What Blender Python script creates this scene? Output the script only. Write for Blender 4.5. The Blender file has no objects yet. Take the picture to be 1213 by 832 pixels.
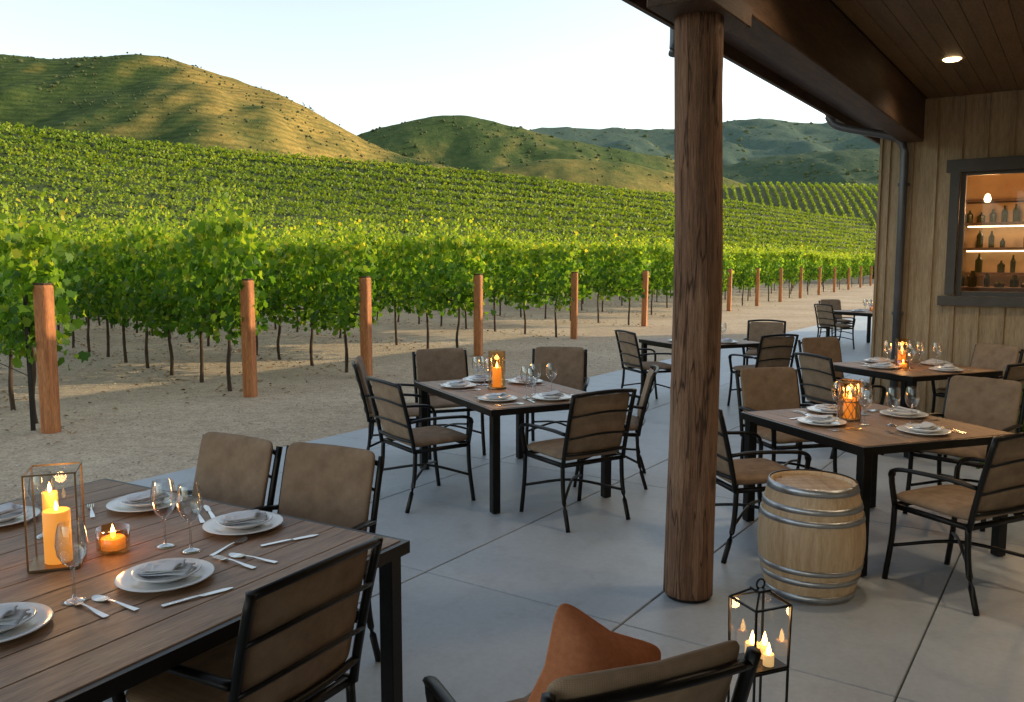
import bpy, bmesh, math, random
import numpy as np
from mathutils import Vector, Matrix, noise
random.seed(7); rng=np.random.default_rng(7)
scene=bpy.context.scene
COL=scene.collection
scene.view_settings.view_transform='Standard'
scene.view_settings.look='None'
scene.view_settings.exposure=0

# ---------------------------------------------------------------- materials
def newmat(name):
    m=bpy.data.materials.new(name); m.use_nodes=True
    nt=m.node_tree; b=nt.nodes['Principled BSDF']
    return m,nt,b
def N(nt,t,**kw):
    n=nt.nodes.new(t)
    for k,v in kw.items(): setattr(n,k,v)
    return n
def coords(nt,scale=(1,1,1),kind='Object',rot=(0,0,0)):
    tc=N(nt,'ShaderNodeTexCoord'); mp=N(nt,'ShaderNodeMapping')
    mp.inputs['Scale'].default_value=scale; mp.inputs['Rotation'].default_value=rot
    nt.links.new(tc.outputs[kind],mp.inputs['Vector']); return mp.outputs['Vector']
def ramp(nt,fac,stops):
    r=N(nt,'ShaderNodeValToRGB'); e=r.color_ramp.elements
    while len(e)<len(stops): e.new(.5)
    for i,(p,c) in enumerate(stops):
        e[i].position=p; e[i].color=(c[0],c[1],c[2],1)
    nt.links.new(fac,r.inputs['Fac']); return r.outputs['Color']
def noisef(nt,vec,scale,detail=4,rough=.6):
    n=N(nt,'ShaderNodeTexNoise'); n.inputs['Scale'].default_value=scale
    n.inputs['Detail'].default_value=detail; n.inputs['Roughness'].default_value=rough
    nt.links.new(vec,n.inputs['Vector']); return n.outputs['Fac']
def bump(nt,b,h,strength,dist=.01,prev=None):
    bp=N(nt,'ShaderNodeBump'); bp.inputs['Strength'].default_value=strength; bp.inputs['Distance'].default_value=dist
    nt.links.new(h,bp.inputs['Height'])
    if prev is not None: nt.links.new(prev,bp.inputs['Normal'])
    nt.links.new(bp.outputs['Normal'],b.inputs['Normal']); return bp.outputs['Normal']
def pm(name,c1,c2,scale=5,rough=.6,bs=0,bscale=None,metal=0,stretch=(1,1,1),dist=.01,detail=5):
    m,nt,b=newmat(name)
    v=coords(nt,stretch); f=noisef(nt,v,scale,detail)
    nt.links.new(ramp(nt,f,[(.3,c1),(.7,c2)]),b.inputs['Base Color'])
    b.inputs['Roughness'].default_value=rough; b.inputs['Metallic'].default_value=metal
    if bs: bump(nt,b,noisef(nt,v,bscale or scale*4,4),bs,dist)
    return m
def mixcol(nt,fac,a,b_,mode='MIX'):
    mx=N(nt,'ShaderNodeMix',data_type='RGBA',blend_type=mode)
    if isinstance(fac,float): mx.inputs[0].default_value=fac
    else: nt.links.new(fac,mx.inputs[0])
    for i,x in ((6,a),(7,b_)):
        if isinstance(x,tuple): mx.inputs[i].default_value=(*x,1)
        else: nt.links.new(x,mx.inputs[i])
    return mx.outputs[2]

def wood(name,dark,mid,light,stretch,scale=3,rough=.55,bs=.3,dist=.006,crack=0,fine=.55):
    m,nt,b=newmat(name)
    v=coords(nt,stretch)
    f=noisef(nt,v,scale,8,.65); f2=noisef(nt,v,scale*6,4,.7)
    c=ramp(nt,f,[(.28,dark),(.5,mid),(.75,light)])
    c2=ramp(nt,f2,[(.35,(fine,fine,fine)),(.6,(1,1,1))])
    isl=N(nt,'ShaderNodeNewGeometry')
    c3=ramp(nt,isl.outputs['Random Per Island'],[(0,(.78,.76,.74)),(1,(1.0,1.0,1.0))])
    c=mixcol(nt,1.0,c,c2,'MULTIPLY'); c=mixcol(nt,1.0,c,c3,'MULTIPLY')
    if crack:
        v2=coords(nt,(6,6,.45)); f4=noisef(nt,v2,2.4,3,.5)
        c=mixcol(nt,1.0,c,ramp(nt,f4,[(.478,(1,1,1)),(.495,(.3,.25,.2)),(.505,(.3,.25,.2)),(.522,(1,1,1))]),'MULTIPLY')
        v3=coords(nt,(1,1,.55)); vo=N(nt,'ShaderNodeTexVoronoi'); vo.inputs['Scale'].default_value=3.2; nt.links.new(v3,vo.inputs['Vector'])
        c=mixcol(nt,1.0,c,ramp(nt,vo.outputs['Distance'],[(.05,(.25,.2,.16)),(.13,(1,1,1))]),'MULTIPLY')
    nt.links.new(c,b.inputs['Base Color']); b.inputs['Roughness'].default_value=rough
    n1=bump(nt,b,f2,bs,dist)
    if crack: bump(nt,b,f,bs,dist*3,n1)
    return m

M={}
M['tabletop']=wood('tabletop_wood',(.20,.105,.05),(.38,.215,.115),(.52,.33,.19),(14,1.0,10),2.0,.48,.25)
M['pillar']=wood('pillar_wood',(.20,.10,.052),(.38,.20,.112),(.54,.33,.20),(7,7,.5),2.2,.85,1.0,.012,1)
M['post']=wood('post_wood',(.32,.10,.03),(.60,.22,.065),(.72,.32,.12),(10,10,1.0),2,.7,.5)
M['beam']=wood('beam_wood',(.06,.030,.015),(.11,.058,.03),(.16,.09,.05),(9,.8,9),2,.6,.3)
M['ceiling']=wood('ceiling_wood',(.15,.08,.032),(.22,.13,.055),(.27,.165,.078),(9,.8,9),2,.5,.2)
M['siding']=wood('siding_wood',(.32,.22,.12),(.48,.35,.205),(.58,.45,.28),(10,10,.7),2,.75,.3,fine=.65)
M['barrel']=wood('barrel_wood',(.50,.31,.155),(.68,.47,.27),(.76,.57,.36),(12,12,1.2),1.6,.5,.2,fine=.8)
M['barrelhead']=wood('barrel_head_wood',(.42,.26,.13),(.58,.39,.22),(.68,.49,.30),(14,1.5,10),1.6,.5,.2,fine=.75)
M['metal']=pm('dark_metal',(.012,.011,.010),(.022,.020,.018),6,.38,.1,60,metal=.6)
M['bronze']=pm('bronze',(.22,.14,.07),(.38,.25,.13),9,.35,metal=.8)
M['steel']=pm('steel',(.55,.55,.54),(.7,.7,.69),8,.22,metal=1)
M['hoop']=pm('galvanised_hoop',(.40,.41,.42),(.58,.59,.60),14,.38,.2,60,metal=1)
M['porcelain']=pm('porcelain',(.76,.76,.75),(.82,.82,.81),3,.18)
M['linen']=pm('linen',(.55,.57,.60),(.70,.71,.73),9,.9,.5,240,dist=.002)
M['winframe']=pm('window_frame_paint',(.05,.042,.036),(.075,.065,.055),5,.5)
M['bark']=pm('vine_bark',(.035,.022,.014),(.10,.065,.04),18,.95,.9,50,stretch=(1,1,.3))
M['pebble']=pm('pebble',(.34,.28,.21),(.64,.56,.45),6,.9)
M['pipe']=pm('gutter_metal',(.09,.09,.095),(.14,.14,.145),4,.4,metal=.3)
M['orange']=pm('orange_fabric',(.50,.165,.065),(.62,.225,.095),60,.95,.5,350,dist=.002)
M['plaster']=pm('warm_plaster',(.40,.25,.13),(.58,.40,.22),2,.8)
M['roofing']=pm('roofing',(.05,.045,.04),(.08,.07,.065),12,.9,.3,60)
M['redclay']=pm('clay_pot',(.18,.09,.05),(.26,.13,.08),8,.8,.2,40)
M['bottle']=pm('dark_bottle',(.02,.03,.01),(.05,.06,.02),4,.1)
M['deadleaf']=pm('dead_leaf',(.20,.11,.04),(.36,.24,.10),2,.9)

def fabric():
    m,nt,b=newmat('woven_taupe')
    v=coords(nt)
    w=N(nt,'ShaderNodeTexWave',wave_type='BANDS',bands_direction='X'); w.inputs['Scale'].default_value=60; w.inputs['Distortion'].default_value=.8
    w2=N(nt,'ShaderNodeTexWave',wave_type='BANDS',bands_direction='Z'); w2.inputs['Scale'].default_value=80; w2.inputs['Distortion'].default_value=.8
    nt.links.new(v,w.inputs['Vector']); nt.links.new(v,w2.inputs['Vector'])
    f=noisef(nt,v,14,5)
    c=ramp(nt,f,[(.3,(.25,.16,.095)),(.7,(.37,.25,.155))])
    c=mixcol(nt,1.0,c,ramp(nt,w.outputs['Fac'],[(0,(.86,.86,.86)),(1,(1,1,1))]),'MULTIPLY')
    c=mixcol(nt,1.0,c,ramp(nt,w2.outputs['Fac'],[(0,(.87,.87,.87)),(1,(1,1,1))]),'MULTIPLY')
    oi=N(nt,'ShaderNodeObjectInfo')
    c=mixcol(nt,1.0,c,ramp(nt,oi.outputs['Random'],[(0,(.88,.87,.85)),(1,(1.06,1.05,1.03))]),'MULTIPLY')
    nt.links.new(c,b.inputs['Base Color']); b.inputs['Roughness'].default_value=.9
    n1=bump(nt,b,w.outputs['Fac'],.12,.001); bump(nt,b,noisef(nt,v,6,3),.3,.015,n1)
    return m
M['fabric']=fabric()
def emis(name,col,s):
    m,nt,b=newmat(name); b.inputs['Base Color'].default_value=(*col,1)
    nz=noisef(nt,coords(nt),8); nt.links.new(ramp(nt,nz,[(.2,tuple(c*.8 for c in col)),(.8,col)]),b.inputs['Emission Color'])
    b.inputs['Emission Strength'].default_value=s; return m
M['flame']=emis('flame',(1,.55,.16),16)
M['lamp']=emis('lamp_glow',(1,.72,.38),8)
M['wax']=emis('candle_wax',(1,.36,.05),.75); M['wax'].node_tree.nodes['Principled BSDF'].inputs['Base Color'].default_value=(.8,.36,.08,1)
M['whitewax']=emis('white_wax',(1,.62,.25),.6)
def glass(name,tint=(1,1,1),refl=1.0):
    m=bpy.data.materials.new(name); m.use_nodes=True; nt=m.node_tree; nt.nodes.clear()
    o=N(nt,'ShaderNodeOutputMaterial'); mx=N(nt,'ShaderNodeMixShader'); tr=N(nt,'ShaderNodeBsdfTransparent'); gl=N(nt,'ShaderNodeBsdfGlossy')
    lw=N(nt,'ShaderNodeLayerWeight'); lw.inputs['Blend'].default_value=.45
    mp=N(nt,'ShaderNodeMapRange'); mp.inputs['To Min'].default_value=.08*refl; mp.inputs['To Max'].default_value=.9*refl
    nt.links.new(lw.outputs['Facing'],mp.inputs['Value'])
    tr.inputs['Color'].default_value=(*tint,1); gl.inputs['Roughness'].default_value=.03
    nt.links.new(mp.outputs[0],mx.inputs[0]); nt.links.new(tr.outputs[0],mx.inputs[1]); nt.links.new(gl.outputs[0],mx.inputs[2]); nt.links.new(mx.outputs[0],o.inputs[0])
    return m
M['glass']=glass('clear_glass',(.94,.965,.965),1.05); M['pane']=glass('window_glass',(.96,.96,.95),.22)
M['amberglass']=glass('amber_glass',(1.0,.74,.42),.8)

def leafmat(name,stops,trans,tf=.45,big=.12,ztop=None):
    m=bpy.data.materials.new(name); m.use_nodes=True; nt=m.node_tree; nt.nodes.clear()
    o=N(nt,'ShaderNodeOutputMaterial'); mx=N(nt,'ShaderNodeMixShader'); d=N(nt,'ShaderNodeBsdfPrincipled'); t=N(nt,'ShaderNodeBsdfTranslucent')
    g=N(nt,'ShaderNodeNewGeometry')
    c=ramp(nt,g.outputs['Random Per Island'],stops)
    bg_=noisef(nt,coords(nt,(1,1,1)),big,3)
    c=mixcol(nt,1.0,c,ramp(nt,bg_,[(.35,(.76,.82,.74)),(.65,(1.1,1.08,1.0))]),'MULTIPLY')
    if ztop:   # young tips yellower; sunlit top and shaded lower canopy also painted into colour
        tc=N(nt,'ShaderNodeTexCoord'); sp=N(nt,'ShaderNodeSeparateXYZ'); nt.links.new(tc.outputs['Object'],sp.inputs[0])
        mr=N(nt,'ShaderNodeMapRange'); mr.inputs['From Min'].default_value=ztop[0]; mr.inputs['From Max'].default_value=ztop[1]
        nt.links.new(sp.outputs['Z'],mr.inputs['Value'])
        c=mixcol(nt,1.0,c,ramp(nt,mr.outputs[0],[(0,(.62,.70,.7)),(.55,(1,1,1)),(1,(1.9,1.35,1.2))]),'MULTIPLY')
    nt.links.new(c,d.inputs['Base Color']); d.inputs['Roughness'].default_value=.5
    d.inputs['Specular IOR Level'].default_value=.3
    ct=mixcol(nt,1.0,c,trans,'MULTIPLY'); nt.links.new(ct,t.inputs['Color'])
    mx.inputs[0].default_value=tf
    nt.links.new(d.outputs[0],mx.inputs[1]); nt.links.new(t.outputs[0],mx.inputs[2]); nt.links.new(mx.outputs[0],o.inputs[0])
    return m
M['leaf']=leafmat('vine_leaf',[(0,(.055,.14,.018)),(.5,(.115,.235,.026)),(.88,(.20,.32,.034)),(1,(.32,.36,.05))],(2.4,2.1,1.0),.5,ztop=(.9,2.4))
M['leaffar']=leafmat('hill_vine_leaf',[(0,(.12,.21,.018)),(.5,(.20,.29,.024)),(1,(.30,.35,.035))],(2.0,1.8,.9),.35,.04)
M['leaflow']=leafmat('hill_vine_leaf_painted_shade',[(0,(.035,.085,.011)),(1,(.07,.14,.018))],(1.4,1.5,.9),.2,.04)  # darker twin of the hill leaf; row shade painted into the lower leaves
M['core']=pm('hedge_shade_filler',(.010,.024,.005),(.022,.045,.010),3,.9)  # dark filler strip; shade inside the rows is put into its colour
M['shrub']=pm('hill_shrub',(.04,.06,.02),(.08,.10,.032),.3,.95)

def concrete():
    m,nt,b=newmat('concrete')
    v=coords(nt)
    f=noisef(nt,v,.9,6,.6); f2=noisef(nt,v,30,4,.7); f5=noisef(nt,v,3.5,5,.7)
    c=ramp(nt,f,[(.3,(.39,.425,.455)),(.7,(.50,.53,.55))])
    c=mixcol(nt,1.0,c,ramp(nt,f2,[(.3,(.88,.88,.88)),(.65,(1,1,1))]),'MULTIPLY')
    c=mixcol(nt,1.0,c,ramp(nt,f5,[(.32,(.87,.86,.85)),(.5,(1,1,1))]),'MULTIPLY')
    g=N(nt,'ShaderNodeNewGeometry')
    c=mixcol(nt,1.0,c,ramp(nt,g.outputs['Random Per Island'],[(0,(.93,.93,.93)),(1,(1,1,1))]),'MULTIPLY')
    nt.links.new(c,b.inputs['Base Color'])
    r=N(nt,'ShaderNodeMapRange'); r.inputs['To Min'].default_value=.34; r.inputs['To Max'].default_value=.6
    nt.links.new(f,r.inputs['Value']); nt.links.new(r.outputs[0],b.inputs['Roughness'])
    bump(nt,b,f2,.12,.004); return m
M['concrete']=concrete()
def groundmat():
    m,nt,b=newmat('gravel_and_soil')
    g=N(nt,'ShaderNodeNewGeometry'); v=g.outputs['Position']
    vo=N(nt,'ShaderNodeTexVoronoi'); vo.inputs['Scale'].default_value=38; nt.links.new(v,vo.inputs['Vector'])
    f=noisef(nt,v,.35,6,.6); f3=noisef(nt,v,7,6,.7)
    c=ramp(nt,f,[(.3,(.46,.35,.235)),(.7,(.66,.54,.39))])
    c=mixcol(nt,1.0,c,ramp(nt,vo.outputs['Distance'],[(0,(1.10,1.10,1.10)),(.7,(.70,.68,.66))]),'MULTIPLY')
    c=mixcol(nt,1.0,c,ramp(nt,f3,[(.35,(.80,.78,.76)),(.6,(1.05,1.05,1.05))]),'MULTIPLY')
    sep=N(nt,'ShaderNodeSeparateXYZ'); nt.links.new(v,sep.inputs[0])
    mr=N(nt,'ShaderNodeMapRange'); mr.inputs['From Min'].default_value=.0; mr.inputs['From Max'].default_value=.5
    nt.links.new(sep.outputs['Z'],mr.inputs['Value'])
    grass=ramp(nt,noisef(nt,v,.6,6),[(.3,(.018,.035,.009)),(.6,(.03,.055,.014)),(.8,(.06,.08,.022))])
    c=mixcol(nt,mr.outputs[0],c,grass)
    nt.links.new(c,b.inputs['Base Color']); b.inputs['Roughness'].default_value=.95
    n1=bump(nt,b,vo.outputs['Distance'],.5,.02); bump(nt,b,f3,.5,.05,n1)
    return m
M['ground']=groundmat()
def hillmat(name,green,green2,gold,bias,sc=.012,terr=0,xr=None,soft=.22):
    m,nt,b=newmat(name)
    g=N(nt,'ShaderNodeNewGeometry'); v=g.outputs['Position']
    f=noisef(nt,v,sc,10,.68); f2=noisef(nt,v,.16,6,.75); f6=noisef(nt,v,.05,6,.7)
    gr=ramp(nt,f2,[(.35,green),(.65,green2)])
    gd=ramp(nt,f2,[(.3,tuple(x*.65 for x in gold)),(.6,gold)])
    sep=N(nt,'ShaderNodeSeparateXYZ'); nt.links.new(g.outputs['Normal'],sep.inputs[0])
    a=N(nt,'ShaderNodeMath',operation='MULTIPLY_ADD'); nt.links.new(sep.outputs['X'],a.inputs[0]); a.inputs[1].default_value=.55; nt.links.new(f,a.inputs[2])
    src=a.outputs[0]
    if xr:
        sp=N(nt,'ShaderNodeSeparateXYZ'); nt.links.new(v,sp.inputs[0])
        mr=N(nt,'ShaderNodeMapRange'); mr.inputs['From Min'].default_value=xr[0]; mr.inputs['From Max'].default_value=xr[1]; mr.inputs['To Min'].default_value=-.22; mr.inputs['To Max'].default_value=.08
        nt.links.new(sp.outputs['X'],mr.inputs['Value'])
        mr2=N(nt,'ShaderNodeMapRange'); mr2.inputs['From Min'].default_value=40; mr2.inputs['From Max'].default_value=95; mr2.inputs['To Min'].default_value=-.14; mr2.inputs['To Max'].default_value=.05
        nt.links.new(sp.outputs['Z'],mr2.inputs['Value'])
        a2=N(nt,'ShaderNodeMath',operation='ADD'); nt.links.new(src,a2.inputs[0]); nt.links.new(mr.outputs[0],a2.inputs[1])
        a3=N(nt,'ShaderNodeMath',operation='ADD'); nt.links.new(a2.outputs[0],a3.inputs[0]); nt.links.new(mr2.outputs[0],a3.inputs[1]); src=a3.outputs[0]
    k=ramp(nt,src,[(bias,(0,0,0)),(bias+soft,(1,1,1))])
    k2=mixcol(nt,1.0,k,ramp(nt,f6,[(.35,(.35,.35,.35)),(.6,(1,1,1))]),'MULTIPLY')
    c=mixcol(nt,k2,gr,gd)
    if terr:
        w=N(nt,'ShaderNodeTexWave',wave_type='BANDS',bands_direction='Z'); w.inputs['Scale'].default_value=terr; w.inputs['Distortion'].default_value=2.5
        nt.links.new(v,w.inputs['Vector'])
        c=mixcol(nt,1.0,c,ramp(nt,w.outputs['Fac'],[(.2,(.74,.78,.74)),(.6,(1,1,1))]),'MULTIPLY')
    nt.links.new(c,b.inputs['Base Color']); b.inputs['Roughness'].default_value=1
    b.inputs['Specular IOR Level'].default_value=.1
    bump(nt,b,f2,.6,3.0); return m

# ---------------------------------------------------------------- mesh helpers
def mkobj(name,me,mat,parent=None,smooth=False):
    if mat is not None: me.materials.append(mat)
    if smooth:
        me.polygons.foreach_set('use_smooth',[True]*len(me.polygons))
    o=bpy.data.objects.new(name,me); COL.objects.link(o)
    if parent is not None: o.parent=parent
    return o
def fin(name,bm,mat,parent=None,smooth=False):
    bmesh.ops.recalc_face_normals(bm,faces=bm.faces[:])
    me=bpy.data.meshes.new(name); bm.to_mesh(me); bm.free()
    return mkobj(name,me,mat,parent,smooth)
def meta(o,label,cat,group=None,kind=None):
    o['label']=label; o['category']=cat
    if group: o['group']=group
    if kind: o['kind']=kind
    return o
def root(name,label,cat,group=None,loc=(0,0,0),rz=0):
    e=bpy.data.objects.new(name,None); COL.objects.link(e); e.empty_display_size=.2
    e.location=loc; e.rotation_euler=(0,0,rz); meta(e,label,cat,group); return e
def dup(src,loc,rz=0,label=None,scale=None):
    def rec(o,par):
        c=o.copy(); COL.objects.link(c)
        if par is not None: c.parent=par
        for ch in o.children: rec(ch,c)
        return c
    c=rec(src,None); c.location=loc; c.rotation_euler=(0,0,rz)
    if label: c['label']=label
    if scale: c.scale=scale
    return c
def box(bm,c,s,M_=None,bev=0,seg=1):
    r=bmesh.ops.create_cube(bm,size=1.0); vs=r['verts']
    for v in vs: v.co=Vector((v.co.x*s[0],v.co.y*s[1],v.co.z*s[2]))
    if bev:
        es=list({e for v in vs for e in v.link_edges})
        q=bmesh.ops.bevel(bm,geom=es,offset=bev,segments=seg,affect='EDGES',profile=.5)
        vs=list({v for f in q['faces'] for v in f.verts}|{v for v in vs if v.is_valid})
    for v in vs:
        p=v.co.copy()
        if M_ is not None: p=M_@p
        v.co=p+Vector(c)
    return vs
def tube(bm,pts,rx,ry=None,sides=8,ref=(0,0,1),rs=None,cap=True,off=0):
    ry=ry or rx; pts=[Vector(p) for p in pts]; n=len(pts); rings=[]
    for i,p in enumerate(pts):
        t=(pts[min(i+1,n-1)]-pts[max(i-1,0)]).normalized()
        rf=Vector(ref)
        if abs(t.dot(rf))>.97: rf=Vector((0,1,0)) if abs(t.y)<.9 else Vector((1,0,0))
        s=t.cross(rf).normalized(); u=s.cross(t).normalized()
        k=rs[i] if rs else 1
        ring=[]
        for j in range(sides):
            a=2*math.pi*(j+off)/sides
            ring.append(bm.verts.new(p+s*(math.cos(a)*rx*k)+u*(math.sin(a)*ry*k)))
        rings.append(ring)
    for i in range(n-1):
        for j in range(sides):
            bm.faces.new((rings[i][j],rings[i][(j+1)%sides],rings[i+1][(j+1)%sides],rings[i+1][j]))
    if cap:
        bm.faces.new(rings[0][::-1]); bm.faces.new(rings[-1])
def smoothpath(pts,n=4):
    P=[Vector(p) for p in pts]; P=[P[0]*2-P[1]]+P+[P[-1]*2-P[-2]]; out=[]
    for i in range(1,len(P)-2):
        for k in range(n):
            t=k/n; a,b,c,d=P[i-1],P[i],P[i+1],P[i+2]
            out.append(.5*((2*b)+(c-a)*t+(2*a-5*b+4*c-d)*t*t+(3*b-a-3*c+d)*t**3))
    out.append(P[-2]); return out
def lathe(bm,prof,seg=24,c=(0,0,0),mod=None,closed=False):
    rings=[]
    for r,z in prof:
        if r<1e-5: rings.append([bm.verts.new((c[0],c[1],c[2]+z))]); continue
        ring=[]
        for j in range(seg):
            a=2*math.pi*j/seg; rr=r*(mod(j) if mod else 1)
            ring.append(bm.verts.new((c[0]+rr*math.cos(a),c[1]+rr*math.sin(a),c[2]+z)))
        rings.append(ring)
    for A,B in zip(rings,rings[1:]):
        for j in range(seg):
            k=(j+1)%seg
            if len(A)==1 and len(B)==1: continue
            if len(A)==1: bm.faces.new((A[0],B[j],B[k]))
            elif len(B)==1: bm.faces.new((A[j],A[k],B[0]))
            else: bm.faces.new((A[j],A[k],B[k],B[j]))
def cushion(bm,s,e=.35,nu=26,nv=14,f=None):
    def sp(x,e): return math.copysign(abs(x)**e,x)
    rings=[]
    for i in range(nv+1):
        ph=-math.pi/2+math.pi*i/nv
        if i in(0,nv):
            p=Vector((0,0,s[2]*sp(math.sin(ph),1))); p=f(p) if f else p
            rings.append([bm.verts.new(p)]); continue
        ring=[]
        for j in range(nu):
            th=2*math.pi*j/nu
            cz=sp(math.cos(ph),.55)
            p=Vector((s[0]*cz*sp(math.cos(th),e),s[1]*cz*sp(math.sin(th),e),s[2]*sp(math.sin(ph),.8)))
            ring.append(bm.verts.new(f(p) if f else p))
        rings.append(ring)
    for A,B in zip(rings,rings[1:]):
        for j in range(nu):
            k=(j+1)%nu
            if len(A)==1: bm.faces.new((A[0],B[k],B[j]))
            elif len(B)==1: bm.faces.new((A[j],A[k],B[0]))
            else: bm.faces.new((A[j],A[k],B[k],B[j]))
def npmesh(name,V,F):
    V=np.asarray(V,dtype=np.float32); F=np.asarray(F,dtype=np.int32); k=F.shape[1]
    me=bpy.data.meshes.new(name); me.vertices.add(len(V)); me.vertices.foreach_set('co',V.ravel())
    me.loops.add(F.size); me.loops.foreach_set('vertex_index',F.ravel())
    me.polygons.add(len(F)); me.polygons.foreach_set('loop_start',np.arange(0,F.size,k,dtype=np.int32))
    me.update(calc_edges=True); me.validate(); return me
LEAF=np.array([(0,-.42),(.30,-.50),(.52,-.12),(.36,.05),(.42,.36),(.14,.30),(0,.62),(-.14,.30),(-.42,.36),(-.36,.05),(-.52,-.12),(-.30,-.50)])
DIA=np.array([(0,-.5),(.45,0),(0,.55),(-.45,0)])
def leaves(C,S,shape,tilt=None):
    n=len(C); nrm=rng.normal(size=(n,3)); nrm[:,2]=nrm[:,2]*.6+.25
    if tilt is not None: nrm+=tilt
    nrm/=np.linalg.norm(nrm,axis=1,keepdims=True)
    a=np.cross(nrm,rng.normal(size=(n,3))); a/=np.linalg.norm(a,axis=1,keepdims=True)
    b=np.cross(nrm,a)
    k=len(shape); sx=shape[:,0]; sy=shape[:,1]
    fold=(np.abs(sx)*.35)-(sy**2)*.25
    V=C[:,None,:]+S[:,None,None]*(sx[None,:,None]*a[:,None,:]+sy[None,:,None]*b[:,None,:]+fold[None,:,None]*nrm[:,None,:])
    F=np.arange(n*k).reshape(n,k)
    return V.reshape(-1,3),F

# ---------------------------------------------------------------- camera
PITCH=math.radians(5.94)
cam=bpy.data.cameras.new('camera'); cam.lens=29.7; cam.sensor_width=36; cam.clip_end=6000; cam.clip_start=.05
co=bpy.data.objects.new('camera',cam); COL.objects.link(co)
co.location=(0,0,1.75); co.rotation_euler=(math.pi/2-PITCH,0,0); scene.camera=co

# ---------------------------------------------------------------- light
AZ=math.radians(78); EL=math.radians(17)
w=bpy.data.worlds.new('World'); scene.world=w; w.use_nodes=True
nt=w.node_tree; bg=nt.nodes['Background']; sky=N(nt,'ShaderNodeTexSky',sky_type='NISHITA')
sky.sun_disc=False; sky.sun_elevation=EL; sky.sun_rotation=AZ; sky.air_density=1.0; sky.dust_density=.7; sky.ozone_density=1.0
hs=N(nt,'ShaderNodeHueSaturation'); hs.inputs['Saturation'].default_value=.72
nt.links.new(sky.outputs[0],hs.inputs['Color'])
tint=mixcol(nt,1.0,hs.outputs[0],(1.06,1.0,.90),'MULTIPLY')
nt.links.new(tint,bg.inputs[0]); bg.inputs[1].default_value=.355
S=Vector((math.cos(EL)*math.sin(AZ),math.cos(EL)*math.cos(AZ),math.sin(EL)))
sun=bpy.data.lights.new('sun','SUN'); sun.energy=5; sun.angle=math.radians(.5); sun.color=(1,.78,.46)
so=bpy.data.objects.new('sun',sun); COL.objects.link(so); so.rotation_euler=S.to_track_quat('Z','Y').to_euler()
def plight(loc,e,col=(1,.55,.2),r=.02,parent=None):
    l=bpy.data.lights.new('candle_light','POINT'); l.energy=e; l.color=col; l.shadow_soft_size=r
    o=bpy.data.objects.new('candle_light',l); COL.objects.link(o); o.location=loc
    if parent: o.parent=parent
    return o

# ---------------------------------------------------------------- terrain
UX,UY=.5,.866
def vc(u): return np.interp(u,[-100,68,224,422,700],[140,120,80,52,36])
def vb(u): return np.interp(u,[0,60,224,422,700],[28,28,24,16,8])
HC=18.9
def gz(x,y):
    u=x*UX+y*UY; v=-x*UY+y*UX
    c=vc(u); b=vb(u); f=(v-b)/(c-b)
    ff=np.clip(f,0,1)
    z=HC*(ff**1.25)
    k=np.clip((v-c)/70,0,1); z=z-9*k*k*(3-2*k)
    return z-.03+np.where(f>0,.35*np.sin(u*.05)*ff,0)
us=np.concatenate([np.linspace(-2500,-100,14),np.linspace(-80,120,70),np.linspace(125,480,80),np.linspace(500,3500,24)])
vs=np.concatenate([np.linspace(-2500,-60,12),np.linspace(-50,0,10),np.linspace(2,200,120),np.linspace(215,3500,20)])
Ug,Vg=np.meshgrid(us,vs,indexing='ij')
X=Ug*UX-Vg*UY; Y=Ug*UY+Vg*UX; Z=gz(X,Y)
nu,nv=Ug.shape; idx=np.arange(nu*nv).reshape(nu,nv)
F=np.stack([idx[:-1,:-1],idx[1:,:-1],idx[1:,1:],idx[:-1,1:]],-1).reshape(-1,4)
g=mkobj('ground',npmesh('ground',np.stack([X,Y,Z],-1).reshape(-1,3),F),M['ground'],smooth=True)
meta(g,'tan gravel and bare vineyard soil rising to a hillside','ground',kind='structure')

# hills
def hill(name,label,ridge,Y0,Df,Db,amp,mat,nx=170,ny=70,power=1.15,shift=0,seed=0,sc=.012,fine=.06):
    rx=[p[0] for p in ridge]; rz=[p[1] for p in ridge]
    xs=np.linspace(rx[0],rx[-1],nx); ss=np.concatenate([np.linspace(1,0,int(ny*.75)),-np.linspace(.03,1,ny-int(ny*.75))])
    fx=np.linspace(rx[0],rx[-1],400); fz=np.interp(fx,rx,rz)
    kk=np.ones(19)/19; fzs=np.convolve(np.pad(fz,9,mode='edge'),kk,mode='valid')
    P=[]
    for x in xs:
        for s in ss:
            y=Y0-s*Df if s>=0 else Y0-s*Db
            a=abs(s)
            h=float(np.interp(x+shift*a,fx,fzs))
            prof=(1-a**power)
            nz=noise.fractal(Vector((x*sc,y*sc*.45,seed)),1.0,2.1,4)
            n2=noise.fractal(Vector((x*sc*6,y*sc*6,seed+9)),1.0,2.1,4)
            z=h*prof+amp*nz*min(1,a*3)*(1-a*.5)+amp*fine*n2
            P.append((x,y,z-2))
    idx=np.arange(nx*ny).reshape(nx,ny)
    F=np.stack([idx[:-1,:-1],idx[:-1,1:],idx[1:,1:],idx[1:,:-1]],-1).reshape(-1,4)
    o=mkobj(name,npmesh(name,P,F),mat,smooth=True)
    o.data.flip_normals()
    meta(o,label,'hill',kind='structure')
    return np.array(P)
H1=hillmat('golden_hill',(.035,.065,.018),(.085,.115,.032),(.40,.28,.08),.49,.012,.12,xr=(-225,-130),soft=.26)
H1b=hillmat('golden_shoulder',(.055,.09,.028),(.11,.135,.04),(.40,.29,.085),.43,.014)
H2=hillmat('green_hill',(.045,.08,.028),(.09,.125,.04),(.32,.25,.08),.60,.012)
H3=hillmat('hazed_forest_hill',(.065,.11,.085),(.10,.145,.11),(.16,.18,.11),.78,.008)  # forest green with distance haze mixed into the base colour
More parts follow.
